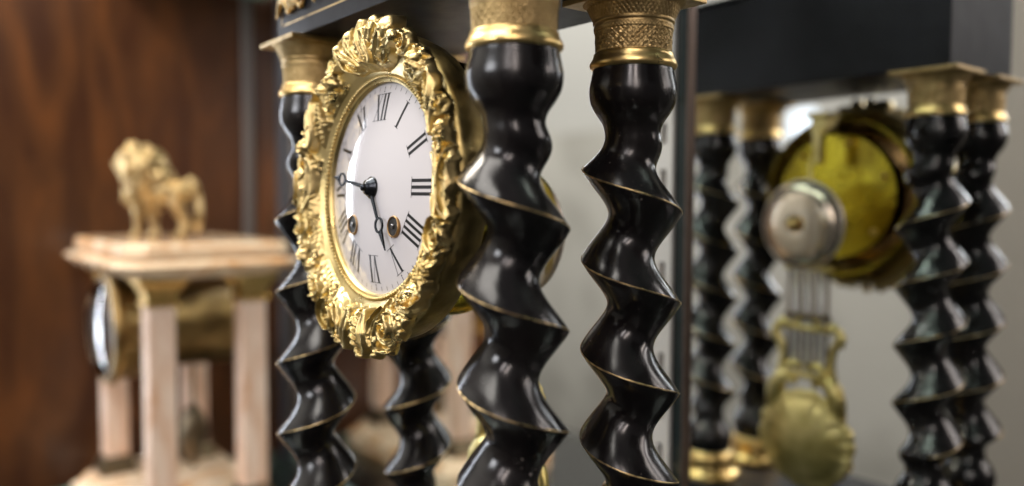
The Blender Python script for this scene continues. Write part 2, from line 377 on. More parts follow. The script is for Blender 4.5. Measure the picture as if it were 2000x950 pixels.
abm = mesh_bm('abacus', box(-1.78, 1.78, -1.78, 1.78, 2.235, 2.448, .03)); abm.materials.append(GOLD_CAP)
basm = mesh_bm('column_base', lathe([(1.3, 0), (1.5, -.04), (1.62, -.2), (1.68, -.5), (1.68, -.9), (1.62, -1.15), (1.7, -1.3), (1.95, -1.4), (2.05, -1.55), (2.05, -1.88)], 64)); basm.materials.append(GOLD_RING); basm.shade_smooth()
# ridge height of every column at the direction 51.4 degrees, measured from the photograph
A0 = math.radians(51.4)
for (x, y, hand, zr, lab) in ((0, 0, -1, 3.45, 'nearest black twisted column in front of the bell'), (0, L_, -1, 3.88, None), (-W_, 0, 1, 4.86, None), (-W_, L_, 1, 5.08, None)):
    me, wm = colR if hand < 0 else colL
    # ridge angle in the mesh: th = hand*2pi*(z-zmid)/P ; wanted A0 at z = zr
    rot = A0-hand*2*PI*(zr-zmid)/P_
    c = link('column', me, None, clock, at(x, y, zmid), (0, 0, rot))
    link('inlay_wire', wm, None, c)
    for nm, q in (('capital', capm), ('collar', ringm)):
        link(nm, q, None, c, (0, 0, BANDZ-zmid))
    link('abacus', abm, None, c, (0, 0, BANDZ-zmid), (0, 0, -rot))
    link('column_base', basm, None, c, (0, 0, ZB-zmid))

# --- dial (local frame: x right, -y towards the viewer, z up)
DX, DY, DZ, TILT = -7.221, -.774, 4.85, .055
DLOC = at(DX, DY, DZ); DROT = (-TILT, 0, 0)
def dome(r): return -.25+.027*r*r
dr = [(r, -dome(r)) for r in np.linspace(0, 4.15, 26)]
bm = lathe([(0.0001, -dome(0))]+dr[1:]+[(4.15, -.6), (0.0001, -.6)], 128, 'y')
# polygons of the face need holes for winding: modelled as raised bushes with a flat near-black disc painting the shade inside instead
dial = link('dial', mesh_bm('dial', bm), ENAMEL, clock, DLOC, DROT, smooth=True)
for p_ in dial.data.polygons:
    if abs(p_.normal.y) < .3 or p_.center.y > 0.005: p_.use_smooth = False
def strip(bm, p, q, w0, w1=None, n=6, off=.006):
    """thin painted bar from p to q in dial plane polar-mapped onto the dome"""
    w1 = w0 if w1 is None else w1
    p, q = Vector(p), Vector(q); d = (q-p).normalized(); nrm = Vector((-d.y, d.x)); prev = None
    for i in range(n+1):
        t = i/n; c = p.lerp(q, t); w_ = (w0+(w1-w0)*t)/2
        a = c+nrm*w_; b_ = c-nrm*w_
        va = bm.verts.new((a.x, dome(a.length)-off, a.y)); vb = bm.verts.new((b_.x, dome(b_.length)-off, b_.y))
        if prev: bm.faces.new((prev[0], prev[1], vb, va))
        prev = (va, vb)
def numeral(txt, hour):
    bm = bmesh.new(); ang = -hour*PI/6
    ca, sa = math.cos(ang), math.sin(ang)
    H = 1.02; widths = {'I': .235, 'V': .50, 'X': .52}
    tot = sum(widths[c] for c in txt); x = -tot/2
    def tr(px, py):
        X_, Y_ = px, py+3.05
        return (X_*ca-Y_*sa, X_*sa+Y_*ca)
    off = .006
    for c in txt:
        w_ = widths[c]; xc = x+w_/2
        if c == 'I': strip(bm, tr(xc, -H/2), tr(xc, H/2), .118)
        elif c == 'V':
            strip(bm, tr(xc-.15, H/2), tr(xc+.02, -H/2), .118, .10); strip(bm, tr(xc+.18, H/2), tr(xc+.03, -H/2), .028, off=.008)
        else:
            strip(bm, tr(xc-.17, H/2), tr(xc+.17, -H/2), .118); strip(bm, tr(xc+.18, H/2), tr(xc-.18, -H/2), .028, off=.008)
        x += w_
    x -= tot
    strip(bm, tr(-tot/2-.02, H/2), tr(tot/2+.02, H/2), .022, off=.010); strip(bm, tr(-tot/2-.02, -H/2), tr(tot/2+.02, -H/2), .022, off=.010)
    return bm
for i, t_ in enumerate(['I', 'II', 'III', 'IIII', 'V', 'VI', 'VII', 'VIII', 'IX', 'X', 'XI', 'XII']):
    link('numeral', mesh_bm('numeral', numeral(t_, i+1)), INK, dial)
bm = bmesh.new()
for k_ in range(60):
    a = k_*PI/30
    strip(bm, (3.72*math.sin(a), 3.72*math.cos(a)), (3.88*math.sin(a), 3.88*math.cos(a)), .026 if k_ % 5 else .036, n=1)
    if k_ % 5 == 0:
        q = 3.66; strip(bm, (q*math.sin(a)-.03, q*math.cos(a)), (q*math.sin(a)+.03, q*math.cos(a)), .06, n=1)
link('minute_track', mesh_bm('minute_track', bm), INK, dial)
# winding holes
for sgn in (-1, 1):
    hx, hz_ = sgn*1.55, -1.42; r_ = math.hypot(hx, hz_); yd = dome(r_)
    bm = lathe([(.335, -.05), (.335, .07), (.35, .085), (.38, .085), (.40, .065), (.40, -.05)], 40, 'y', hx, yd, hz_, closed=True)
    wh = link('winding_hole', mesh_bm('winding_hole', bm), mat('worn_brass_bush', (.30, .19, .09), .4, 1), dial, smooth=True)
    link('hole_shade_disc', mesh_bm('hole_shade_disc', lathe([(.0001, .048), (.34, .048), (.34, .03), (.0001, .03)], 32, 'y', hx, yd, hz_)), HOLE_SHADE, wh)  # solid disc, its black stands for shade in the uncut hole
    link('winding_square', mesh_bm('winding_square', lathe([(.11, .04), (.11, .10), (.09, .115), (.0001, .115)], 4, 'y', hx, yd, hz_, phase=.5)), mat('grey_steel', (.16, .16, .17), .4, 1), wh)
# hands
def hand(bm, ang, r_in, ring_r, ring_w, tip, wid, y, root=-.0):
    ca, sa = math.cos(ang), math.sin(ang)
    def P2(u, v): return (u*ca+v*sa, -u*sa+v*ca)      # v along the hand, u across
    def prism(pts):
        a = [bm.verts.new((P2(u, v)[0], y-.03, P2(u, v)[1])) for u, v in pts]; b_ = [bm.verts.new((P2(u, v)[0], y+.03, P2(u, v)[1])) for u, v in pts]
        bm.faces.new(a); bm.faces.new(b_[::-1])
        for i in range(len(pts)): bm.faces.new((a[i], b_[i], b_[(i+1) % len(pts)], a[(i+1) % len(pts)]))
    prism([(-wid, 0), (-wid*.62, ring_r-ring_w), (wid*.62, ring_r-ring_w), (wid, 0)])
    prism([(-wid*1.5, ring_r+ring_w*.9), (-wid*.95, (ring_r+tip)/2), (0, tip), (wid*.95, (ring_r+tip)/2), (wid*1.5, ring_r+ring_w*.9)])
    n = 28; rings = []
    for i in range(n):
        a = 2*PI*i/n; q = []
        for rr_, yy in ((ring_w*1.0, y-.03), (ring_w*1.0, y+.03), (ring_w*.74, y+.03), (ring_w*.74, y-.03)):
            px, pz = P2(rr_*math.sin(a), ring_r+rr_*math.cos(a)*1.05); q.append(bm.verts.new((px, yy, pz)))
        rings.append(q)
    for i in range(n):
        a, b_ = rings[i], rings[(i+1) % n]
        for k_ in range(4): bm.faces.new((a[k_], a[(k_+1) % 4], b_[(k_+1) % 4], b_[k_]))
    return bm
hh = link('hour_hand', mesh_bm('hour_hand', hand(bmesh.new(), math.radians(149), .3, 1.62, .29, 2.68, .085, -.36)), STEEL, clock, DLOC, DROT)
mh = link('minute_hand', mesh_bm('minute_hand', hand(bmesh.new(), math.radians(46.6*6), .3, 2.0, .27, 2.75, .085, -.50)), STEEL, clock, DLOC, DROT)
link('hand_boss', mesh_bm('hand_boss', lathe([(.42, .22), (.42, .32), (.36, .36), (.33, .42), (.30, .44), (.27, .52), (.17, .56), (.14, .60), (.14, .68), (.09, .72), (.0001, .73)], 40, 'y')), STEEL, clock, DLOC, DROT, smooth=True)

# --- gilt rocaille bezel: relief computed as a height field
class Relief:
    def __init__(s, X, Z): s.X, s.Z = X, Z; s.H = np.zeros_like(X)
    def _add(s, m_, h): s.H[m_] = np.maximum(s.H[m_], h)
    def curve(s, pts, w, h, style='scroll', veins=9, lift=0.0):
        """pts Nx2, w(t), h(t) callables on [0,1]"""
        pts = np.array(pts); n = len(pts); tt = np.linspace(0, 1, n); ws = np.array([w(t) for t in tt])
        mw = ws.max()+.02
        x0_, z0_ = pts.min(0)-mw; x1_, z1_ = pts.max(0)+mw
        m_ = (s.X > x0_) & (s.X < x1_) & (s.Z > z0_) & (s.Z < z1_)
        if not m_.any(): return
        x, z = s.X[m_], s.Z[m_]; best = np.full(x.shape, 1e9); bt = np.zeros_like(x); bs = np.zeros_like(x)
        for i in range(n-1):
            ax, az = pts[i]; dx, dz = pts[i+1]-pts[i]; l2 = dx*dx+dz*dz+1e-12
            u = np.clip(((x-ax)*dx+(z-az)*dz)/l2, 0, 1); ex, ez = x-ax-u*dx, z-az-u*dz
            t = tt[i]+u*(tt[i+1]-tt[i]); wi = np.interp(t, tt, ws)
            d = np.sqrt(ex*ex+ez*ez); q = d/np.maximum(wi, 1e-3)
            s_ = np.sign(ex*dz-ez*dx); k_ = q < best
            best = np.where(k_, q, best); bt = np.where(k_, t, bt); bs = np.where(k_, s_, bs)
        q = best; hh_ = np.array([h(t) for t in tt]); hv = np.interp(bt, tt, hh_)
        body = np.sqrt(np.clip(1-q**2, 0, 1))
        if style == 'scroll':       # rounded roll with a raised bead on its edges
            out = hv*(.52*body**.6+.48*np.exp(-((q*bs-.66)/.17)**2)+.22*np.exp(-((q*bs+.72)/.14)**2)-.12*np.exp(-((q*bs-.15)/.16)**2))*(q < 1)
        elif style == 'leaf':       # lobed leaf with a midrib and side veins
            lob = 1-.22*np.abs(np.sin(PI*veins*bt))
            q2 = q/np.maximum(lob, .1); b2 = np.sqrt(np.clip(1-q2**2, 0, 1))
            out = hv*(b2**.7*(.80+.14*np.sin(2*PI*veins*(bt-.16*q)))-.30*np.exp(-(q/.10)**2)*b2+.0)*(q2 < 1)
        elif style == 'flame':      # smooth tongue, hollowed along the middle
            out = hv*(body**.5-.42*np.exp(-(q/.38)**2)*np.clip(np.sin(PI*bt)*1.3, 0, 1))*(q < 1)
        else:
            out = hv*body*(q < 1)
        s._add(m_, np.maximum(out, 0)+lift*(q < .95))
    def rosette(s, cx, cz, R, h, pet=5, rot=0.):
        d = np.hypot(s.X-cx, s.Z-cz); m_ = d < R
        if not m_.any(): return
        rho = d[m_]/R; phi = np.arctan2(s.Z[m_]-cz, s.X[m_]-cx)+rot
        edge = .80+.20*np.abs(np.cos(pet*phi/2)); q = rho/edge
        out = np.clip(1-q**4, 0, 1)**.5*(.55+.25*np.abs(np.sin(pet*phi/2+2.2*rho)))
        out += .35*np.exp(-(rho/.20)**2)+.18*np.exp(-((rho-.45)/.08)**2)-.15*np.exp(-((rho-.30)/.05)**2)
        s._add(m_, h*out*(q < 1))
    def blob(s, cx, cz, R, h):
        d = np.hypot(s.X-cx, s.Z-cz); m_ = d < R; s._add(m_, h*np.sqrt(np.clip(1-(d[m_]/R)**2, 0, 1)))
def pol(deg, r): a = math.radians(deg); return (r*math.sin(a), r*math.cos(a))
def bez(p0, p1, p2, p3, n=22):
    o_ = []
    for i in range(n+1):
        t = i/n; o_.append(tuple((1-t)**3*np.array(p0)+3*(1-t)**2*t*np.array(p1)+3*(1-t)*t*t*np.array(p2)+t**3*np.array(p3)))
    return o_
def cscroll(deg, r, size, a0, sgn=1, turns=.85):
    """C scroll: arc that curls up at both ends"""
    c = np.array(pol(deg, r)); o_ = []
    n = 46
    for i in range(n+1):
        t = i/n*2-1
        rr_ = size*(1-.62*abs(t)**2.6); a = math.radians(a0)+sgn*t*turns*PI*1.15
        o_.append((c[0]+rr_*math.cos(a), c[1]+rr_*math.sin(a)))
    return o_
def curl(deg, r, size, a0, sgn=1, turns=1.3, tail=0.):
    c = np.array(pol(deg, r)); o_ = []; n = 44
    for i in range(n+1):
        t = i/n; rr_ = size*(1-t*.86); a = math.radians(a0)+sgn*t*turns*2*PI
        o_.append((c[0]+rr_*math.cos(a), c[1]+rr_*math.sin(a)))
    return o_
def ornament(Rf):
    R = random.Random(11)
    tp = lambda a, b: (lambda t: a+(b-a)*t)
    arch = lambda a: (lambda t: a*(.25+.75*math.sin(PI*min(1, .1+.85*t))))
    fl = lambda a: (lambda t: a*math.sin(PI*(.12+.80*t))**.8)
    # top palmette: fanned flames springing from the ring at twelve o'clock
    fan = [(-21, 5.95, .29), (-13, 6.20, .33), (-4, 6.48, .34), (4.5, 6.40, .34), (14, 6.36, .46), (22, 5.95, .30)]
    for a, rtip, wd in fan:
        Rf.curve(bez(pol(a*.45, 4.45), pol(a*.55, 5.0), pol(a*1.0-2, 5.5), pol(a, rtip-wd), 24), lambda t, wd=wd: wd*(.45+.55*t), lambda t: .44+.34*t, 'flame')
        Rf.curve(bez(pol(a*.5, 4.6), pol(a*.6, 5.0), pol(a-1, 5.4), pol(a+.6, rtip-wd*.9), 20), lambda t, wd=wd: wd*(.10+.22*t), lambda t: .58+.22*t, 'plain')
    Rf.curve(bez(pol(-17, 5.9), pol(-24, 5.1), pol(-17, 4.4), pol(-6, 4.6), 30), lambda t: .22-.08*t, lambda t: .72, 'scroll')
    Rf.curve(bez(pol(-8, 5.95), pol(-12, 5.2), pol(-6, 4.7), pol(-1, 4.75), 30), lambda t: .16, lambda t: .82, 'scroll')
    Rf.curve(bez(pol(5, 4.5), pol(6, 5.0), pol(2, 5.3), pol(1, 5.7), 30), lambda t: .10+.10*t, lambda t: .86, 'flame')
    Rf.curve(bez(pol(9, 6.1), pol(17, 5.9), pol(19, 5.2), pol(13, 4.7), 30), lambda t: .17, lambda t: .84, 'scroll')
    for sg in (-1, 1):
        Rf.curve(bez(pol(sg*3, 4.5), pol(sg*14, 4.5), pol(sg*22, 4.9), pol(sg*19, 5.5), 24)+curl(sg*16.5, 5.45, .30, 90-sg*80, -sg, .8), lambda t: .17-.05*t, lambda t: .55, 'scroll')
        Rf.curve(bez(pol(sg*1.5, 4.35), pol(sg*4, 4.8), pol(sg*9, 5.2), pol(sg*8, 5.9)), arch(.16), lambda t: .66, 'leaf', 7)
    # repeats down each side with differences left and right
    for sg in (-1, 1):
        j = lambda s_: R.uniform(-s_, s_)
        # shoulder curl and rosette near one / eleven
        Rf.curve(curl(sg*27, 5.55, .46, 90 if sg > 0 else 90, -sg, 1.15), tp(.19, .07), lambda t: .58, 'scroll')
        Rf.rosette(*pol(sg*37+j(1), 5.2), .52, .55, 5, j(1)); Rf.rosette(*pol(sg*44, 4.82), .30, .45, 6, j(1)); Rf.rosette(*pol(sg*45, 5.65), .33, .5, 5, j(1))
        Rf.curve(bez(pol(sg*30, 4.6), pol(sg*36, 4.45), pol(sg*43, 4.45), pol(sg*50, 4.55)), arch(.15), lambda t: .38, 'leaf', 9)
        Rf.curve(bez(pol(sg*31, 6.0), pol(sg*37, 6.05), pol(sg*42, 6.0), pol(sg*47, 6.0)), arch(.20), lambda t: .45, 'leaf', 5)
        # long S leaf from two to three
        Rf.curve(bez(pol(sg*48, 5.9), pol(sg*56, 6.2), pol(sg*60, 5.0), pol(sg*70, 4.95), 30), arch(.32), lambda t: .60, 'flame')
        Rf.curve(bez(pol(sg*50, 5.3), pol(sg*55, 4.9), pol(sg*60, 4.6), pol(sg*67, 4.55)), arch(.22), lambda t: .45, 'leaf', 8)
        Rf.curve(curl(sg*62, 5.62, .40, 30 if sg > 0 else 150, -sg, 1.1), tp(.17, .07), lambda t: .60, 'scroll')
        Rf.rosette(*pol(sg*72, 5.55), .47, .62, 5, j(2))
        Rf.blob(*pol(sg*72, 6.02), .14, .5); Rf.blob(*pol(sg*76, 6.02), .11, .45)
        # waist: tall upright leaves and ribbon
        Rf.curve(bez(pol(sg*76, 5.0), pol(sg*84, 4.75), pol(sg*92, 4.8), pol(sg*101, 5.15), 26), arch(.28), lambda t: .46, 'flame')
        Rf.curve(bez(pol(sg*78, 5.95), pol(sg*86, 5.4), pol(sg*93, 5.3), pol(sg*101, 5.95), 26), lambda t: .15+.05*math.sin(PI*t), lambda t: .60, 'scroll')
        Rf.curve(bez(pol(sg*83, 5.85), pol(sg*88, 5.95), pol(sg*92, 5.95), pol(sg*96, 5.85)), arch(.26), lambda t: .55, 'flame')
        Rf.blob(*pol(sg*90, 5.15), .16, .5)
        # lower side: leaf spray and curl near four / eight
        Rf.curve(curl(sg*108, 5.45, .55, 80 if sg > 0 else 100, sg, 1.25), tp(.21, .08), lambda t: .66, 'scroll')
        Rf.curve(bez(pol(sg*104, 4.75), pol(sg*112, 4.5), pol(sg*120, 4.6), pol(sg*126, 4.9)), arch(.24), lambda t: .45, 'leaf', 9)
        Rf.rosette(*pol(sg*120, 5.6), .42, .62, 6, j(2)); Rf.rosette(*pol(sg*127, 5.15), .30, .5, 5, j(2)); Rf.rosette(*pol(sg*113, 5.95), .25, .5, 5, j(2))
        Rf.curve(bez(pol(sg*124, 5.95), pol(sg*131, 6.2), pol(sg*140, 5.9), pol(sg*143, 5.2), 28)+curl(sg*139.5, 5.2, .34, -60 if sg > 0 else 240, -sg, .8), tp(.24, .09), lambda t: .66, 'scroll')
        Rf.curve(bez(pol(sg*131, 4.6), pol(sg*138, 4.5), pol(sg*147, 4.55), pol(sg*152, 4.9)), arch(.22), lambda t: .42, 'leaf', 8)
        Rf.curve(bez(pol(sg*133, 5.5), pol(sg*136, 5.6), pol(sg*140, 5.7), pol(sg*144, 6.1)), arch(.17), lambda t: .5, 'leaf', 6)
        # foot: big C scrolls meeting at six
        Rf.curve(curl(sg*156, 5.5, .62, 60 if sg > 0 else 120, -sg, 1.35), tp(.23, .08), lambda t: .70, 'scroll')
        Rf.curve(bez(pol(sg*148, 5.95), pol(sg*153, 6.35), pol(sg*162, 6.40), pol(sg*168, 6.05)), arch(.20), lambda t: .58, 'leaf', 7)
        Rf.curve(bez(pol(sg*158, 4.7), pol(sg*165, 4.75), pol(sg*170, 5.2), pol(sg*168, 5.8)), lambda t: .16, lambda t: .55, 'scroll')
        Rf.curve(bez(pol(sg*172, 4.6), pol(sg*174, 5.1), pol(sg*172, 5.7), pol(sg*173, 6.15)), fl(.30), lambda t: .62, 'flame')
        Rf.blob(*pol(sg*169, 6.25), .18, .52); Rf.blob(*pol(sg*150, 5.1), .15, .42)
        # broad acanthus leaves lying under the scrolls
        for a_, b_, wd in ((34, 47, .34), (52, 66, .36), (74, 88, .32), (92, 106, .34), (112, 127, .40), (130, 146, .40), (150, 165, .38)):
            q0 = R.uniform(4.5, 4.75)
            Rf.curve(bez(pol(sg*a_, 5.7), pol(sg*(a_+4), q0), pol(sg*(b_-4), q0-.1), pol(sg*b_, 5.3), 26), (lambda t, wd=wd: wd*math.sin(PI*(.1+.85*t))), lambda t: .36, 'leaf', 6)
            Rf.curve(bez(pol(sg*(a_+2), 4.55), pol(sg*(a_+6), 4.9), pol(sg*(b_-3), 5.0), pol(sg*b_, 5.7), 26), lambda t: .12+.05*math.sin(PI*t), lambda t: .46, 'scroll')
        # irregular leafy fringe
        for k_ in range(34):
            a = 24+k_*4.3+j(1.2); r_ = 5.88+j(.08)
            if R.random() < .6:
                Rf.curve([pol(sg*(a-1.1), r_-.22), pol(sg*a, r_), pol(sg*(a+.5+j(1)), r_+.17)], lambda t: .20*(1-.25*t), lambda t: .34+.08*t, 'plain')
        for k_ in range(30):
            a = 22+R.random()*150; r_ = R.uniform(4.75, 5.7)
            t1 = a+j(4); r1 = r_+j(.35)
            Rf.curve(bez(pol(sg*a, r_), pol(sg*(a+j(3)), r_+j(.2)), pol(sg*(t1+j(3)), r1+j(.2)), pol(sg*t1, r1), 8), arch(R.uniform(.10, .20)), (lambda t, q_=R.uniform(.28, .42): q_), 'plain' if R.random() < .4 else 'flame')
    Rf.curve(bez(pol(180, 4.6), pol(180, 5.2), pol(181, 5.7), pol(179, 6.3)), fl(.36), lambda t: .62, 'leaf', 6)
    Rf.blob(*pol(178, 6.28), .20, .62)
    Rf.rosette(*pol(181, 5.0), .32, .6, 6)
def base_h(r):      # smooth dish of the frame, height towards the viewer
    return np.interp(r, [4.0, 4.12, 4.3, 4.6, 5.0, 5.4, 5.75, 6.1, 6.5], [.02, .05, .10, .26, .42, .50, .46, .30, .12])
NT, NR = 1500, 200
th = np.arange(NT)/NT*2*PI
rg = np.linspace(4.0, 6.75, 150)
TH, RG = np.meshgrid(th[::2], rg)
pre = Relief(RG*np.sin(TH), RG*np.cos(TH)); ornament(pre)
redge = np.array([max(5.72, rg[np.where(pre.H[:, i] > .13)[0].max()]+.02 if (pre.H[:, i] > .13).any() else 5.72) for i in range(TH.shape[1])])
redge = np.interp(th, np.append(th[::2], 2*PI), np.append(redge, redge[0]))
lim = 5.86+.54*np.maximum(np.clip((np.cos(th)-.86)/.10, 0, 1), np.clip((-np.cos(th)-.80)/.14, 0, 1)*.85)+.07*np.sin(th*23+np.sin(th*7)*2)+.04*np.sin(th*41)
redge = np.minimum(redge, lim)
k5 = np.ones(3)/3; redge = np.convolve(np.pad(redge, 1, mode='wrap'), k5, mode='valid')
tt_ = np.linspace(0, 1, NR)[:, None]
Rr = 4.0+tt_*(redge[None, :]-4.0)
TH = np.broadcast_to(th[None, :], Rr.shape)
rel = Relief(Rr*np.sin(TH), Rr*np.cos(TH)); ornament(rel)
f0 = 4.36-.12*np.tanh(3*np.sin(TH))
fade = np.clip((Rr-f0)/.22, 0, 1)
Hs = rel.H
for _ in range(1):
    Hs = (np.roll(Hs, 1, 1)+np.roll(Hs, -1, 1)+2*Hs)/4; Hp = np.pad(Hs, ((1, 1), (0, 0)), mode='edge'); Hs = (Hp[:-2]+Hp[2:]+2*Hs)/4
Hs = Hs*np.clip((redge[None, :]-Rr)/.10+.25, 0, 1)**.5
hgt = base_h(Rr)+Hs*fade*.84
# soft modelling noise so the cast metal is not perfectly smooth
V = np.stack([Rr*np.sin(TH), -hgt, Rr*np.cos(TH)], -1)
# turn the edge back and run the plain side of the casting backwards
ed = V[-1]; extra = []
hb = hgt[-1]
for rad_f, yy in ((1.004, .35), (1.0, .5), (.985, .75)):
    rr_ = redge if rad_f > 1 else np.full(NT, 5.70 if rad_f == 1.0 else 5.6)
    extra.append(np.stack([rr_*np.sin(th), -hb*(1-yy)+.05*yy, rr_*np.cos(th)], -1))
inner = [np.stack([4.0*np.sin(th), np.full(NT, .35), 4.0*np.cos(th)], -1)]
V = np.concatenate([np.stack(inner), V, np.stack(extra)], 0)
bezel = link('bezel', grid_mesh('bezel', V[:, ::-1]), GOLD, clock, DLOC, DROT, smooth=True)
bm = lathe([(5.60, .30), (5.76, .22), (5.80, .05), (5.80, -.25), (5.76, -.55), (5.68, -.85), (5.66, -1.0), (5.5, -1.02), (5.40, -.9), (5.40, .30)], 160, 'y', closed=True)
link('bezel_side', mesh_bm('bezel_side', bm), GOLD_SIDE, bezel, smooth=True)
bm = bmesh.new()
for k_ in range(150):
    a = 2*PI*k_/150
    bmesh.ops.create_icosphere(bm, subdivisions=1, radius=.085, matrix=Matrix.Translation((4.16*math.sin(a), -.10, 4.16*math.cos(a))))
br = link('bead_ring', mesh_bm('bead_ring', bm), GOLD, bezel, smooth=True)

# --- case of the movement, back plate, bell, pendulum
bm = lathe([(4.95, -.85), (4.95, -2.9), (5.02, -2.95), (5.02, -3.1), (4.85, -3.1), (4.8, -2.9), (4.8, -.85)], 128, 'y', DX, DY, DZ, closed=True)
casing = link('movement_casing', mesh_bm('movement_casing', bm), BRASS, clock, at(0, 0, 0), smooth=True)
bm = lathe([(4.2, -.65), (4.2, -1.2), (3.6, -1.4), (3.6, -2.95), (3.7, -2.95), (3.7, -3.05), (.0001, -3.05)], 96, 'y', DX, DY, DZ)
link('movement_drum', mesh_bm('movement_drum', bm), mat('dark_brass', (.26, .15, .06), .2, 1), casing)
pl = link('back_plate', mesh_bm('back_plate', lathe([(.0001, -3.1), (3.85, -3.1), (3.85, -3.28), (.0001, -3.28)], 96, 'y', DX, DY, DZ)), BRASS, clock, at(0, 0, 0))
scm = mesh_bm('plate_screw', lathe([(.22, -3.29), (.22, -3.42), (.12, -3.6), (.0001, -3.64)], 16, 'y')); scm.materials.append(GOLD_RING); scm.shade_smooth()
for a in (20, 75, 130, 200, 250, 320):
    link('plate_screw', scm, None, pl, (DX+3.4*math.cos(math.radians(a)), DY, DZ+3.4*math.sin(math.radians(a))))
bm = box(DX-.5, DX+.5, 3.3, 4.6, 8.6, 9.6, .06); box(DX-.28, DX+.28, 4.2, 4.8, 6.8, 9.0, .05, 2, bm); box(DX-.7, DX+.7, 3.3, 4.9, 9.6, 9.9, .05, 2, bm)
link('suspension_bracket', mesh_bm('suspension_bracket', bm), BRASS_DULL, clock, at(0, 0, 0))
bx, by, bz = DX, 6.1, 3.1
bell = link('bell', mesh_bm('bell', lathe([(2.46, 0), (2.62, .0), (2.66, -.08), (2.62, -.18), (2.52, -.30), (2.38, -.52), (2.05, -.72), (1.5, -.84), (.8, -.9), (.0001, -.92), (.0001, -.84), (.8, -.82), (1.5, -.76), (2.0, -.64), (2.30, -.46), (2.42, -.25)], 96, 'y', bx, by, bz, closed=True)), BELLM, clock, at(0, 0, 0), smooth=True)
link('bell_rim', mesh_bm('bell_rim', lathe([(2.60, .03), (2.70, .0), (2.73, -.08), (2.70, -.16), (2.62, -.18)], 96, 'y', bx, by, bz)), mat('rose_brass', (.66, .58, .50), .42, 1), bell, smooth=True)
link('bell_nut', mesh_bm('bell_nut', lathe([(.0001, -.9), (.42, -.92), (.42, -1.0), (.2, -1.05), (.2, -1.2), (.3, -1.25), (.3, -1.4), (.12, -1.5), (.0001, -1.52)], 24, 'y', bx, by, bz)), GOLD_RING, bell, smooth=True)
link('bell_post', mesh_bm('bell_post', tube([(bx, by+.8, bz), (bx, 2.5, bz)], .12, 10)), BRASS, bell)
PY_ = 5.35
pend = link('pendulum', mesh_bm('pendulum_rod', tube([(DX, PY_, 7.0), (DX, PY_, .4)], .09, 10)), BRASS_DULL, clock, at(0, 0, 0))
for k_ in range(7):
    xx = DX+(k_-3)*.43
    link('rod', mesh_bm('rod', tube([(xx, PY_, .6), (xx, PY_, -6.2)], .125, 8)), STEEL_B if k_ % 2 else mat('rod_brown', (.14, .11, .09), .35, .8), pend, smooth=True)
bm = box(DX-1.6, DX+1.6, PY_-.16, PY_+.16, .3, .6, .05)
link('crossbar', mesh_bm('crossbar', bm), BRASS_DULL, pend)
bm = bmesh.new()
for sg in (-1, 1):
    tube([(DX+sg*x*.78, PY_, z) for x, z in ((1.2, -3.2), (2.2, -3.0), (2.75, -3.3), (2.6, -3.9), (2.25, -4.4), (2.05, -5.2), (2.2, -6.0), (2.6, -6.8))], lambda t: .26, 8, bm)
    tube([(DX+sg*x*.76, PY_, z) for x, z in ((2.75, -3.3), (3.1, -3.6), (2.95, -4.1), (2.6, -3.9))], .22, 8, bm)
box(DX-2.0, DX+2.0, PY_-.2, PY_+.2, -3.45, -3.1, .08, 2, bm); box(DX-1.9, DX+1.9, PY_-.2, PY_+.2, -6.4, -6.0, .08, 2, bm)
for sg in (-1, 1):
    tube([(DX+sg*x, PY_+.1, z) for x, z in ((1.2, -5.9), (1.6, -6.4), (1.9, -6.9), (2.2, -7.6), (2.5, -8.4))], lambda t: .22+.34*math.sin(PI*t), 10, bm)
    tube([(DX+sg*x, PY_+.2, z) for x, z in ((.2, -5.6), (.9, -5.5), (1.4, -5.9), (1.2, -6.5), (.6, -6.6))], .26, 8, bm)
tube([(DX-.9, PY_, -3.1), (DX-.6, PY_, -2.75), (DX, PY_, -2.55), (DX+.6, PY_, -2.75), (DX+.9, PY_, -3.1)], .2, 8, bm)
link('rod_tie', mesh_bm('rod_tie', box(DX-1.5, DX+1.5, PY_-.2, PY_+.2, -2.75, -2.35, .1)), BRONZE, pend)
link('lyre_frame', mesh_bm('lyre_frame', bm), BRASS_DULL, pend, smooth=True)
# scalloped lenticular bob
rows_ = []
for t in np.linspace(0, 1, 26):
    rr_ = t
    ring = []
    for i in range(180):
        a = 2*PI*i/180; Ro = 3.1+.13*abs(math.sin(9*a))+.10*math.sin(5*a+1)**2
        r_ = Ro*rr_; hgt_ = (.08+.62*(1-(rr_/.84)**2)**.6 if rr_ < .82 else .16*max(0, 1-((rr_-.80)/.2)**2)**.5)+.06*abs(math.sin(18*a))*(1 if .82 < rr_ < .97 else 0)
        ring.append((DX+r_*math.sin(a), PY_+hgt_, -10.15+r_*math.cos(a)*.95))
    rows_.append(ring)
Vb = np.array(rows_); Vf = Vb[::-1].copy(); Vf[:, :, 1] = 2*PY_-Vf[:, :, 1]
link('bob', grid_mesh('bob', np.concatenate([Vb, Vf[1:]], 0)[:, ::-1]), BRASS_DULL, pend, smooth=True)

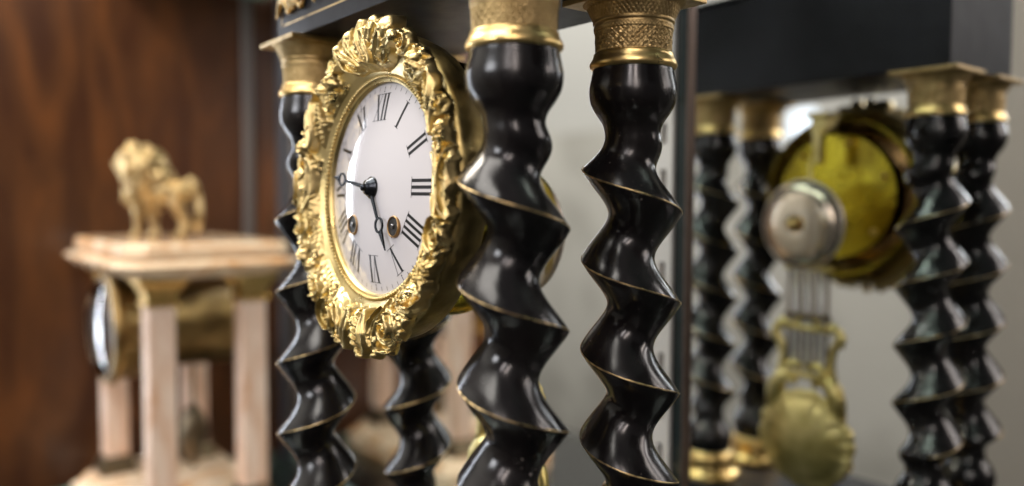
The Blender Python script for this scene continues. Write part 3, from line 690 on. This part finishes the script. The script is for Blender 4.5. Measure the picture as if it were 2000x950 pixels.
# ------------------------------------------------------------------ marble portico clock on the left
MX, MYc, MZ = -49.2, 3.8, -21.8
mc = empty('marble_clock', (MX, MYc, MZ), 'pink marble portico clock with square columns standing at the far left', 'clock')
def am(x, y, z): return (x, y, z-MZ)
def octo(hx, hy, c): return [(-hx+c, -hy), (hx-c, -hy), (hx, -hy+c), (hx, hy-c), (hx-c, hy), (-hx+c, hy), (-hx, hy-c), (-hx, -hy+c)]
def stack(levels):
    bm = bmesh.new(); prev = None; first = None
    for hx, hy, c, z in levels:
        ring = [bm.verts.new((x, y, z)) for x, y in octo(hx, hy, c)]
        if prev: 
            for i in range(8): bm.faces.new((prev[i], prev[(i+1) % 8], ring[(i+1) % 8], ring[i]))
        else: bm.faces.new(ring[::-1])
        prev = ring
    bm.faces.new(prev); return bm
bm = stack([(9.2, 5.5, 1.4, -.6), (9.9, 6.2, 1.5, -.2), (10.5, 6.8, 1.6, .35), (10.3, 6.6, 1.5, .62), (9.6, 5.9, 1.4, .75)])
top = link('top_slab', mesh_bm('top_slab', bm), MARBLE_TOP, mc, am(0, 0, -.6))
link('upper_slab', mesh_bm('upper_slab', stack([(9.0, 5.3, 1.3, .76), (9.7, 6.0, 1.3, 1.0), (9.7, 6.0, 1.3, 1.7), (9.5, 5.8, 1.3, 1.95)])), MARBLE_TOP, top)
link('base_slab', mesh_bm('base_slab', stack([(10.6, 6.6, 1.5, -21.8), (10.6, 6.6, 1.5, -20.4), (10.0, 6.0, 1.5, -19.9), (9.6, 5.6, 1.5, -19.3)])), MARBLE_TOP, mc, am(0, 0, 0))
q2 = math.sqrt(2)
colm = mesh_bm('marble_column', box(-.95, .95, -.95, .95, -18.0, -3.0, .08)); colm.materials.append(MARBLE)
capm2 = mesh_bm('bronze_capital', lathe([(r*q2, z) for r, z in ((1.0, -3.3), (1.15, -3.2), (1.15, -3.0), (1.0, -2.85), (1.05, -2.3), (1.25, -2.1), (1.25, -1.95), (1.35, -1.8), (1.7, -1.45), (1.7, -1.15))], 4, phase=PI/4)); capm2.materials.append(GOLD_RING)
basm2 = mesh_bm('bronze_base', lathe([(r*q2, z) for r, z in ((1.5, -19.28), (1.5, -18.9), (1.25, -18.7), (1.35, -18.4), (1.05, -18.1), (1.0, -17.8))], 4, phase=PI/4)); basm2.materials.append(BRONZE)
for sx_ in (1, -1):
    for sy_ in (-1, 1):
        c = link('column', colm, None, mc, am(sx_*7.2, sy_*3.4, 0)); link('capital', capm2, None, c); link('column_base', basm2, None, c)
dzm = -5.6
bm = lathe([(4.2, -7.5), (4.2, .9), (4.35, 1.1), (4.45, 1.5), (4.2, 1.9), (3.95, 1.85), (3.95, 1.4), (.0001, 1.2), (.0001, -7.5)], 96, 'y', 0, -3.8, dzm)
bm.free()
bm = lathe([(3.3, -8.4), (3.6, -8.3), (3.6, -.5), (4.1, -.4), (4.1, .9), (4.35, 1.1), (4.5, 1.5), (4.3, 1.9), (4.0, 1.95), (3.9, 1.8), (3.9, 1.0)], 96, 'y', 0, -3.8, dzm)
drum = link('clock_drum', mesh_bm('clock_drum', bm), noise_mix(mat('brown_gilt', (.3, .2, .08), .4, 1), (.16, .10, .035), (.34, .23, .09), 40, 4, rough=(.3, .5)), mc, am(0, 0, 0), smooth=True)
md = link('dial', mesh_bm('marble_dial', lathe([(.0001, 1.35), (1.5, 1.32), (2.8, 1.2), (2.8, 1.0), (.0001, 1.0)], 72, 'y', 0, -3.8, dzm)), ENAMEL, mc, am(0, 0, 0), smooth=True)
link('bevel_ring', mesh_bm('bevel_ring', lathe([(2.75, 1.18), (2.85, 1.22), (3.92, 2.0), (3.92, 1.6), (2.8, 1.0)], 96, 'y', 0, -3.8, dzm)), mat('white_bevel', (.88, .88, .88), .25, 0, .6), md, smooth=True)
gl = glass('dial_glass', (.97, .98, .98))
link('dial_glass', mesh_bm('dial_glass', lathe([(3.94, 2.0), (3.6, 2.25), (3.0, 2.5), (2.0, 2.75), (1.0, 2.88), (.0001, 2.92)], 72, 'y', 0, -3.8, dzm)), gl, mc, am(0, 0, 0), smooth=True)
bm = bmesh.new()
for ang, ln in ((40, 2.2), (200, 2.9)):
    a = math.radians(ang)
    tube([(0, -3.8-1.45, dzm), (ln*math.sin(a), -3.8-1.45, dzm+ln*math.cos(a))], .09, 6, bm)
link('hand', mesh_bm('marble_clock_hands', bm), STEEL, md)
bm = tube([(0, 1.1, -9), (0, 1.1, -13.5)], .1, 8)
mp_ = link('pendulum', mesh_bm('pendulum_rod', bm), BRONZE, mc, am(0, 0, 0))
bm = bmesh.new()
tube([(0, 1.1, -12.6), (0, 1.1, -13.4), (.1, 1.1, -14.4), (0, 1.1, -15.6), (0, 1.1, -16.8), (0, 1.1, -17.9)], lambda t: .15+1.05*math.sin(PI*min(1, t*.95+.03))**1.2, 12, bm)
for k_ in range(14):
    z = -13.2-.3*k_; s_ = rnd.choice((-1, 1)); tube([(s_*.5, 1.1, z), (s_*(1.1+rnd.random()*.4), 1.1+rnd.uniform(-.3, .3), z+rnd.uniform(-.3, .4))], .22, 6, bm)
link('bob', mesh_bm('figure_bob', bm), BRONZE, mp_, smooth=True)

# ------------------------------------------------------------------ gilt lion standing on the marble slab
def ell(bm, c, r, rot=(0, 0, 0)):
    from mathutils import Euler
    M_ = Matrix.Translation(c) @ Euler(rot).to_matrix().to_4x4() @ Matrix.Diagonal((*r, 1))
    bmesh.ops.create_icosphere(bm, subdivisions=3, radius=1, matrix=M_)
bm = bmesh.new()      # local: +x is the lion's head end, z up, feet at 0
ell(bm, (-.3, 0, 3.7), (2.1, .95, 1.0), (0, .18, 0)); ell(bm, (-1.8, 0, 3.5), (1.0, .9, 1.15)); ell(bm, (1.1, 0, 4.1), (1.5, 1.25, 1.6), (0, -.3, 0))
ell(bm, (1.7, 0, 4.9), (1.65, 1.5, 1.9), (0, .25, 0)); ell(bm, (.8, 0, 5.5), (1.35, 1.35, 1.6), (0, -.6, 0)); ell(bm, (-.1, 0, 4.6), (1.2, 1.1, 1.0), (0, .5, 0)); ell(bm, (2.3, 0, 3.9), (.95, 1.05, 1.4)); ell(bm, (1.9, 0, 6.1), (1.1, 1.2, 1.15))
ell(bm, (2.75, 0, 6.05), (.95, .85, .95)); ell(bm, (3.55, 0, 5.85), (.55, .55, .50)); ell(bm, (3.3, 0, 5.35), (.5, .48, .45)); ell(bm, (3.1, 0, 6.6), (.45, .6, .3))
for s_ in (-1, 1): ell(bm, (2.1, s_*.95, 6.95), (.28, .18, .3)); ell(bm, (3.3, s_*.38, 6.3), (.18, .14, .14))
for k_ in range(130):      # mane locks
    a = rnd.uniform(0, 2*PI); t = rnd.random(); cx_, cz_ = 2.6-2.5*t, 5.7-.5*t-2.0*max(0, -math.sin(a))*rnd.random()
    ell(bm, (cx_+.3*rnd.uniform(-1, 1), 1.45*math.cos(a), cz_+1.5*math.sin(a)), (.2, .22, .55), (rnd.uniform(-.6, .6), rnd.uniform(-.8, .8), 0))
def leg_(pts, rads):
    tube(pts, lambda t: float(np.interp(t, np.linspace(0, 1, len(rads)), rads)), 10, bm)
leg_([(1.7, .5, 4.0), (1.75, .55, 2.8), (1.65, .58, 1.7), (1.7, .58, .9), (1.75, .58, .25)], [.85, .55, .42, .34, .38]); ell(bm, (2.0, .58, .22), (.55, .38, .24))
leg_([(1.3, -.5, 4.0), (1.15, -.55, 2.8), (.95, -.58, 1.7), (.9, -.58, .9), (.8, -.58, .25)], [.85, .55, .42, .34, .38]); ell(bm, (1.05, -.58, .22), (.55, .38, .24))
leg_([(-2.0, .5, 3.9), (-1.75, .55, 2.9), (-2.2, .58, 1.9), (-2.55, .58, 1.35), (-2.35, .58, .3)], [1.0, .75, .45, .34, .36]); ell(bm, (-2.05, .58, .22), (.55, .38, .24))
leg_([(-1.7, -.5, 3.9), (-1.0, -.55, 2.8), (-1.35, -.58, 1.9), (-1.7, -.58, 1.3), (-1.45, -.58, .3)], [1.0, .75, .45, .34, .36]); ell(bm, (-1.15, -.58, .22), (.55, .38, .24))
leg_([(-2.4, 0, 4.6), (-2.95, 0, 4.3), (-3.3, .1, 3.5), (-3.5, .2, 2.5), (-3.45, .2, 1.6), (-3.2, .2, .9)], [.42, .36, .32, .32, .38, .35]); ell(bm, (-3.25, .2, 1.0), (.35, .33, .6))
lion = link('lion_figurine', mesh_bm('lion_figurine', bm), LION, None, smooth=True)
md_ = lion.modifiers.new('r', 'REMESH'); md_.mode = 'VOXEL'; md_.voxel_size = .0011; md_.use_smooth_shade = True
sm = lion.modifiers.new('s', 'SMOOTH'); sm.iterations = 3
dirn = math.atan2(-.781, -.624)
lion.location = Vector((-48.4, 2.4, 1.38))*S; lion.rotation_euler = (0, 0, dirn); lion.scale = (.92, 1.05, 1.03)
tag(lion, 'small gilt lion standing on top of the pink marble clock', 'figurine')
bpy.context.view_layer.update()
